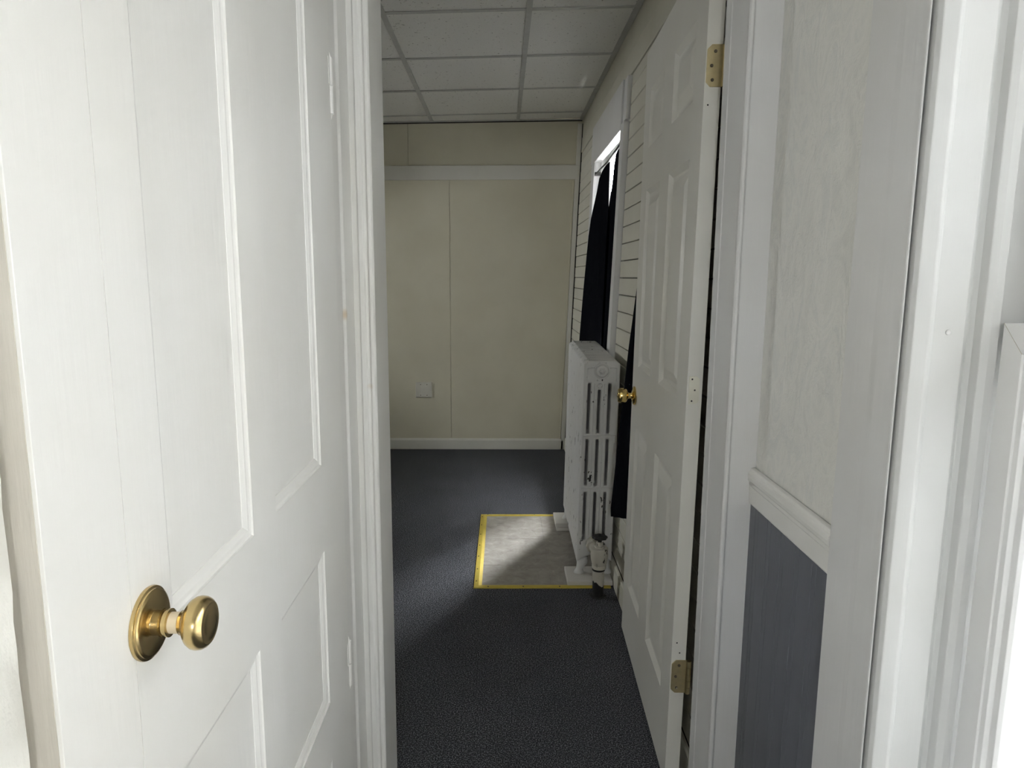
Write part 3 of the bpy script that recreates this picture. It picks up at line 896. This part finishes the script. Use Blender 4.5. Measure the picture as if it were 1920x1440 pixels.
# ================================================================== radiator
RX0, RX1 = 0.341, 0.494          # at the top of the near end
RL = 0.016
RY, PITCH, NSEC = 2.835, 0.0575, 12
rad = empty('radiator', (0.41, 3.2, 0.025))
tag(rad, 'old white cast iron radiator with chipped paint on wooden blocks', 'radiator')
RT = 0.968
def rad_map(p):                   # x in 0..1 across, y local thickness, z
    return Vector((RX0 + (RX1 - RX0) * p.x + RL * (p.z - RT), p.y, p.z))
SLX = [0.0, 0.115, 0.235, 0.395, 0.510, 0.675, 0.795, 0.885, 1.0]
SLX = [0.0, 0.135, 0.210, 0.415, 0.490, 0.695, 0.770, 0.875, 1.0]
def section_mesh(legs, thick):
    """one casting: a frame with three columns of three slots, rounded by a bevel"""
    zc_ = [0.085, 0.185, 0.400, 0.428, 0.632, 0.656, 0.845, 0.872, RT]
    xs = SLX
    solid = {}
    for i in range(len(xs) - 1):
        for j in range(len(zc_) - 1):
            slot_col = i in (1, 3, 5) if len(xs) == 9 else False
            hole = False
            if i in (1, 3, 5):
                if j in (1, 3, 5):
                    hole = True
                if j == 6 and i != 3:
                    hole = True
            solid[(i, j)] = not hole
    b = MB()
    vid = {}
    vs, fs = [], []
    def V(i, j, s):
        k = (i, j, s)
        if k not in vid:
            zz_ = zc_[j]
            if j == 0:                                   # underside arches upward in the middle
                zz_ += 0.035 * math.sin(math.pi * xs[i])
            if j == len(zc_) - 1 and i in (0, len(xs) - 1):   # rounded shoulders
                zz_ -= 0.014
            vid[k] = len(vs)
            vs.append((xs[i], -thick / 2 if s == 0 else thick / 2, zz_))
        return vid[k]
    for (i, j), s in solid.items():
        if not s:
            continue
        fs.append((V(i, j, 0), V(i + 1, j, 0), V(i + 1, j + 1, 0), V(i, j + 1, 0)))
        fs.append((V(i, j, 1), V(i, j + 1, 1), V(i + 1, j + 1, 1), V(i + 1, j, 1)))
        for (di, dj, e) in ((-1, 0, ((i, j), (i, j + 1))), (1, 0, ((i + 1, j + 1), (i + 1, j))), (0, -1, ((i + 1, j), (i, j))), (0, 1, ((i, j + 1), (i + 1, j + 1)))):
            if not solid.get((i + di, j + dj), False):
                (a0, a1), (b0, b1) = e
                fs.append((V(a0, a1, 0), V(b0, b1, 0), V(b0, b1, 1), V(a0, a1, 1)))
    b.add(vs, fs)
    return b
def leg_mesh(xa, xb, sgn):
    b = MB()
    prof = [(0.10, xa, xb, 0.020), (0.07, xa + 0.01 * sgn, xb - 0.10 * sgn * 0, 0.017), (0.045, xa, xa + (xb - xa) * 0.55, 0.014), (0.036, xa - 0.05 * sgn, xa + (xb - xa) * 0.65, 0.017), (0.0255, xa - 0.07 * sgn, xa + (xb - xa) * 0.72, 0.019)]
    vs, fs = [], []
    seg = 12
    for (z_, x0, x1, ry) in prof:
        cx, rx_ = (x0 + x1) / 2, abs(x1 - x0) / 2
        for k in range(seg):
            q = 2 * math.pi * k / seg
            vs.append((cx + rx_ * math.cos(q), ry * math.sin(q), z_))
    for i in range(len(prof) - 1):
        for k in range(seg):
            k2 = (k + 1) % seg
            fs.append((i * seg + k, i * seg + k2, (i + 1) * seg + k2, (i + 1) * seg + k))
    fs += [tuple(range(seg)), tuple((len(prof) - 1) * seg + k for k in range(seg))]
    return b.add(vs, fs)
first = None
ro = Vector(rad.location)
for k in range(NSEC):
    if first is None:
        m = section_mesh(False, PITCH - 0.0035)
        first = m.map(rad_map).build('section', M['radiator'], rad, bevel=0.0065, seg=3)
        o = first
    else:
        o = first.copy()
        COL.objects.link(o)
        o.parent = rad
    o.location = Vector((0.0002 * k, RY + PITCH / 2 + PITCH * k, 0.0018 * k)) - ro
for k in range(NSEC - 1):
    for hz in (0.905, 0.150):
        hubs = MB()
        hubs.lathe([(-0.004, 0.028), (0.004, 0.028)], (RX0 + (RX1 - RX0) * 0.48 + RL * (hz - RT) + 0.0002 * k, RY + PITCH * (k + 1), hz + 0.0018 * k), (0, 1, 0), 16)
        hubs.build('hub', M['radiator'], rad, smooth=False, origin=tuple(ro))
for k, yy in ((0, RY + PITCH / 2), (NSEC - 1, RY + PITCH * (NSEC - 0.5))):
    for (xa, xb, sg) in ((0.02, 0.34, 1), (0.98, 0.70, -1)):
        m = leg_mesh(xa, xb, sg).map(rad_map)
        m.map(lambda p: Vector((p.x + 0.0002 * k, p.y + yy, p.z + 0.0018 * k)))
        m.build('foot', M['radiator'], rad, smooth=True, origin=tuple(ro))
# raised border, plug and small boss on the near end
def rp(u, z_, d=0.0):
    return Vector((RX0 + (RX1 - RX0) * u + RL * (z_ - RT), RY + 0.0025 - d, z_))
plug = MB().lathe([(-0.004, 0.034), (0.003, 0.034), (0.005, 0.031), (0.0055, 0.029), (0.004, 0.027), (0.006, 0.0255), (0.0095, 0.023), (0.011, 0.019), (0.0115, 0.0001)], rp(0.50, 0.924), (0, -1, 0), 28)
plug = edge_split(plug.build('end_plug', M['radiator'], rad, smooth=True, origin=tuple(ro)), 30)
ring = MB()
for k in range(6):
    q = 2 * math.pi * k / 6
    c_ = rp(0.50, 0.924, 0.0115) + Vector((0.010 * math.cos(q), 0, 0.010 * math.sin(q)))
    ring.lathe([(0, 0.005), (0.0018, 0.0042), (0.0025, 0.0003)], c_, (0, -1, 0), 8)
ring.build('rosette', M['radiator'], plug, smooth=True)
edge_split(MB().lathe([(-0.004, 0.011), (0.003, 0.011), (0.0055, 0.009), (0.007, 0.005), (0.0075, 0.0001)], rp(0.465, 0.862), (0, -1, 0), 18).build('small_boss', M['radiator'], rad, smooth=True, origin=tuple(ro)), 40)
def bar(u0, z0, u1, z1, r=0.0022):
    br = MB()
    br.tube([rp(u0, z0, 0.0), rp(u1, z1, 0.0)], r, 8)
    br.build('raised_line', M['radiator'], rad, smooth=True, origin=tuple(ro))
bar(0.11, 0.935, 0.30, 0.937); bar(0.11, 0.935, 0.10, 0.885); bar(0.72, 0.937, 0.90, 0.936); bar(0.90, 0.936, 0.90, 0.88)
bar(0.40, 0.958, 0.62, 0.958, 0.003)
for zz in (0.646, 0.416):
    bar(0.06, zz + 0.004, 0.94, zz + 0.004, 0.003)
# grooves between the upright columns
for u in (0.31, 0.59):
    cl_ = MB()
    cl_.tube([rp(u, 0.19), rp(u, 0.87)], 0.0022, 8)
    cl_.build('rib', M['radiator'], rad, smooth=True, origin=tuple(ro))

# steam valve, a part of the radiator
VX, VYc = 0.402, 2.690
va = MB().lathe([(0.128, 0.0290), (0.140, 0.0300), (0.143, 0.0285), (0.150, 0.0305), (0.165, 0.0345), (0.185, 0.0365), (0.203, 0.0350), (0.208, 0.0365), (0.214, 0.0355), (0.217, 0.026)], (VX + 0.002, VYc, 0), (0, 0, 1), 28)
va.map(lambda p: Vector((p.x, p.y, p.z - 0.005)))
valve = edge_split(va.build('valve_body', M['valve_paint'], rad, smooth=True, origin=tuple(ro)), 35)
va = MB()
va.lathe([(0.205, 0.0215), (0.219, 0.0215)], (VX + 0.002, VYc, 0), (0, 0, 1), 6)
va.lathe([(0.219, 0.015), (0.232, 0.0145), (0.236, 0.011)], (VX + 0.002, VYc, 0), (0, 0, 1), 8)
va.build('bonnet', M['valve_paint'], valve)
edge_split(MB().lathe([(0.234, 0.0085), (0.252, 0.0080), (0.256, 0.006), (0.268, 0.006)], (VX + 0.002, VYc, 0), (0, 0, 1), 14).build('stem', M['black_iron'], valve, smooth=True), 40)
hw_ = MB()
seg = 40
vs, fs = [], []
prof = [(0.258, 0.0001, 0), (0.258, 0.013, 0), (0.260, 0.022, 1), (0.2635, 0.0295, 1), (0.268, 0.0305, 1), (0.2725, 0.0285, 1), (0.2735, 0.020, 1), (0.2725, 0.008, 0), (0.2755, 0.0065, 0), (0.2755, 0.0001, 0)]
for (z_, r, lob) in prof:
    for k in range(seg):
        q = 2 * math.pi * k / seg
        rr = r * (1 + 0.07 * math.cos(8 * q) * lob)
        vs.append((VX + 0.002 + rr * math.cos(q), VYc + rr * math.sin(q), z_ - 0.012))
for i in range(len(prof) - 1):
    for k in range(seg):
        k2 = (k + 1) % seg
        fs.append((i * seg + k, i * seg + k2, (i + 1) * seg + k2, (i + 1) * seg + k))
hw_.add(vs, fs)
hw_.build('handwheel', M['black_iron'], valve, smooth=True)
un = MB().tube([(VX - 0.004, VYc + 0.02, 0.182), (VX - 0.012, VYc + 0.06, 0.182), (VX - 0.014, VYc + 0.10, 0.182), (VX - 0.012, RY + 0.02, 0.180)], [0.019, 0.019, 0.019, 0.019], 16)
un.lathe([(0, 0.027), (0.022, 0.027)], (VX - 0.016, VYc + 0.075, 0.182), (0, 1, 0), 8)
edge_split(un.build('union', M['valve_paint'], valve, smooth=True), 35)
pp = MB().lathe([(0.0, 0.0235), (0.085, 0.0235)], (VX, VYc, 0), (0, 0, 1), 24)
pipe = edge_split(pp.build('supply_pipe', M['black_iron'], rad, smooth=True, origin=tuple(ro)), 40)
# ragged coat of white paint on the upper part of the pipe
vs, fs = [], []
random.seed(11)
for k in range(24):
    q = 2 * math.pi * k / 24
    zb = 0.060 + 0.010 * math.sin(q * 2 + 0.5) + random.uniform(-0.004, 0.004)
    for z_, r in ((zb, 0.0236), (zb, 0.0246), (0.122, 0.0246), (0.122, 0.0236)):
        vs.append((VX + r * math.cos(q), VYc + r * math.sin(q), z_))
for k in range(24):
    k2 = (k + 1) % 24
    for j in range(4):
        j2 = (j + 1) % 4
        fs.append((k * 4 + j, k2 * 4 + j, k2 * 4 + j2, k * 4 + j2))
edge_split(MB().add(vs, fs).build('paint_coat', M['valve_paint'], pipe, smooth=True), 40)
edge_split(MB().lathe([(0.114, 0.0265), (0.124, 0.0275), (0.1245, 0.025)], (VX, VYc, 0), (0, 0, 1), 24).build('dark_ring', M['black_iron'], pipe, smooth=True), 40)
edge_split(MB().lathe([(0.0, 0.034), (0.003, 0.034), (0.005, 0.025)], (VX, VYc, 0), (0, 0, 1), 24).build('floor_flange', M['black_iron'], pipe, smooth=True), 40)

# wooden blocks under the feet
def block(x0, x1, y0_, y1_, z0, z1, label):
    o = MB().box(x0, x1, y0_, y1_, z0, z1).build('wood_block', M['block_paint'], bevel=0.0025, origin=((x0 + x1) / 2, (y0_ + y1_) / 2, z0))
    tag(o, label, 'wood block')
block(0.284, 0.478, 2.775, 2.932, 0.0035, 0.0245, 'white painted board under the near feet of the radiator')
block(0.286, 0.478, 3.418, 3.590, 0.0035, 0.0230, 'lower white block of the pair under the radiator far feet')
block(0.281, 0.476, 3.421, 3.593, 0.0232, 0.0440, 'upper white block of the pair under the radiator far feet')

# ================================================================== floor tiles and edge strips
TX0, TX1, TY0, TY1 = -0.118, 0.468, 2.757, 3.672
tcols = [-0.088, 0.2135, 0.4645]
trows = [2.783, 2.992, 3.3115, 3.645]
for i in range(2):
    for j in range(3):
        MB().box(tcols[i] + 0.0002, tcols[i + 1] - 0.0002, trows[j] + 0.0002, trows[j + 1] - 0.0002, 0.0, 0.0032).build('floor_tile', M['tile'], fl, bevel=0.0008, seg=1)
def strip_thing(name, poly4, inner, screws, label):
    """poly4: outer edge start/end and inner edge start/end; two facets"""
    (ax, ay), (bx, by), (cx, cy), (dx, dy) = poly4      # a-b outer edge, d-c inner edge
    vs = []
    for t, h in ((0.0, 0.0), (0.02, 0.0045), (0.52, 0.0065), (0.60, 0.0065), (1.0, 0.0035), (1.0, 0.0)):
        vs.append((ax + (dx - ax) * t, ay + (dy - ay) * t, h))
        vs.append((bx + (cx - bx) * t, by + (cy - by) * t, h))
    fs = [(2 * i, 2 * i + 1, 2 * i + 3, 2 * i + 2) for i in range(5)]
    fs += [(0, 1, 11, 10), (0, 2, 4, 6, 8, 10), (1, 3, 5, 7, 9, 11)]
    c_ = ((ax + cx) / 2, (ay + cy) / 2, 0)
    top = empty('edge_strip', c_)
    MB().add(vs, fs).build('strip', M['gold_strip'], top, origin=c_)
    for t in screws:
        px, py = ax + (bx - ax) * t, ay + (by - ay) * t
        qx, qy = dx + (cx - dx) * t, dy + (cy - dy) * t
        x_, y_ = px * 0.72 + qx * 0.28, py * 0.72 + qy * 0.28
        MB().lathe([(0.0, 0.0032), (0.0068, 0.0032), (0.0074, 0.0015)], (x_, y_, 0.0), (0, 0, 1), 10).build('screw', M['screw'], top, origin=c_)
    tag(top, label, 'edge strip')
strip_thing('edge_strip', [(TX0, TY0), (TX0 + 0.004, TY1), (TX0 + 0.038, TY1 - 0.030), (TX0 + 0.035, TY0 + 0.028)], None, [0.06, 0.2, 0.36, 0.51, 0.67, 0.82, 0.96], 'yellow metal edge strip along the left side of the floor tiles')
strip_thing('edge_strip', [(TX1, TY0 + 0.001), (TX0 + 0.0005, TY0), (TX0 + 0.0355, TY0 + 0.028), (TX1, TY0 + 0.029)], None, [0.12, 0.38, 0.65, 0.91], 'yellow metal edge strip along the near side of the floor tiles')
strip_thing('edge_strip', [(TX0 + 0.0045, TY1), (TX1, TY1 + 0.002), (TX1, TY1 - 0.026), (TX0 + 0.039, TY1 - 0.029)], None, [0.05, 0.5], 'yellow metal edge strip along the far side of the floor tiles')

# ================================================================== blank wall plate
wp = empty('wall_plate', (-0.592, BY, 0.398))
tag(wp, 'square blank cover plate painted cream low on the back wall', 'wall plate')
px0, px1, pz0, pz1 = -0.655, -0.530, 0.400, 0.518
st = [(0.0, 0.0), (0.0, -0.004), (0.004, -0.0065)]
p = inset_panel(px0, px1, pz0, pz1, [(0.0, -0.005), (0.0035, -0.0092), (0.0036, -0.0092)], 0.0)
p.map(lambda q: Vector((q.x, BY - q.z, q.y)))
p.build('plate', M['plate'], wp, origin=tuple(wp.location))
for dx_ in (-0.024, 0.024):
    for dz_ in (-0.041, 0.041):
        MB().lathe([(0, 0.0034), (0.0008, 0.003)], ((px0 + px1) / 2 + dx_, BY - 0.0092, (pz0 + pz1) / 2 + dz_), (0, -1, 0), 10).build('screw', M['screw'], wp, origin=tuple(wp.location))
# sub-parts built in world space follow their part's offset
for o in list(COL.objects):
    if o.parent and o.parent.parent and o.type == 'MESH' and not o.get('_set'):
        base = Vector(o.parent.location) + Vector(o.parent.parent.location)
        o.location = -base
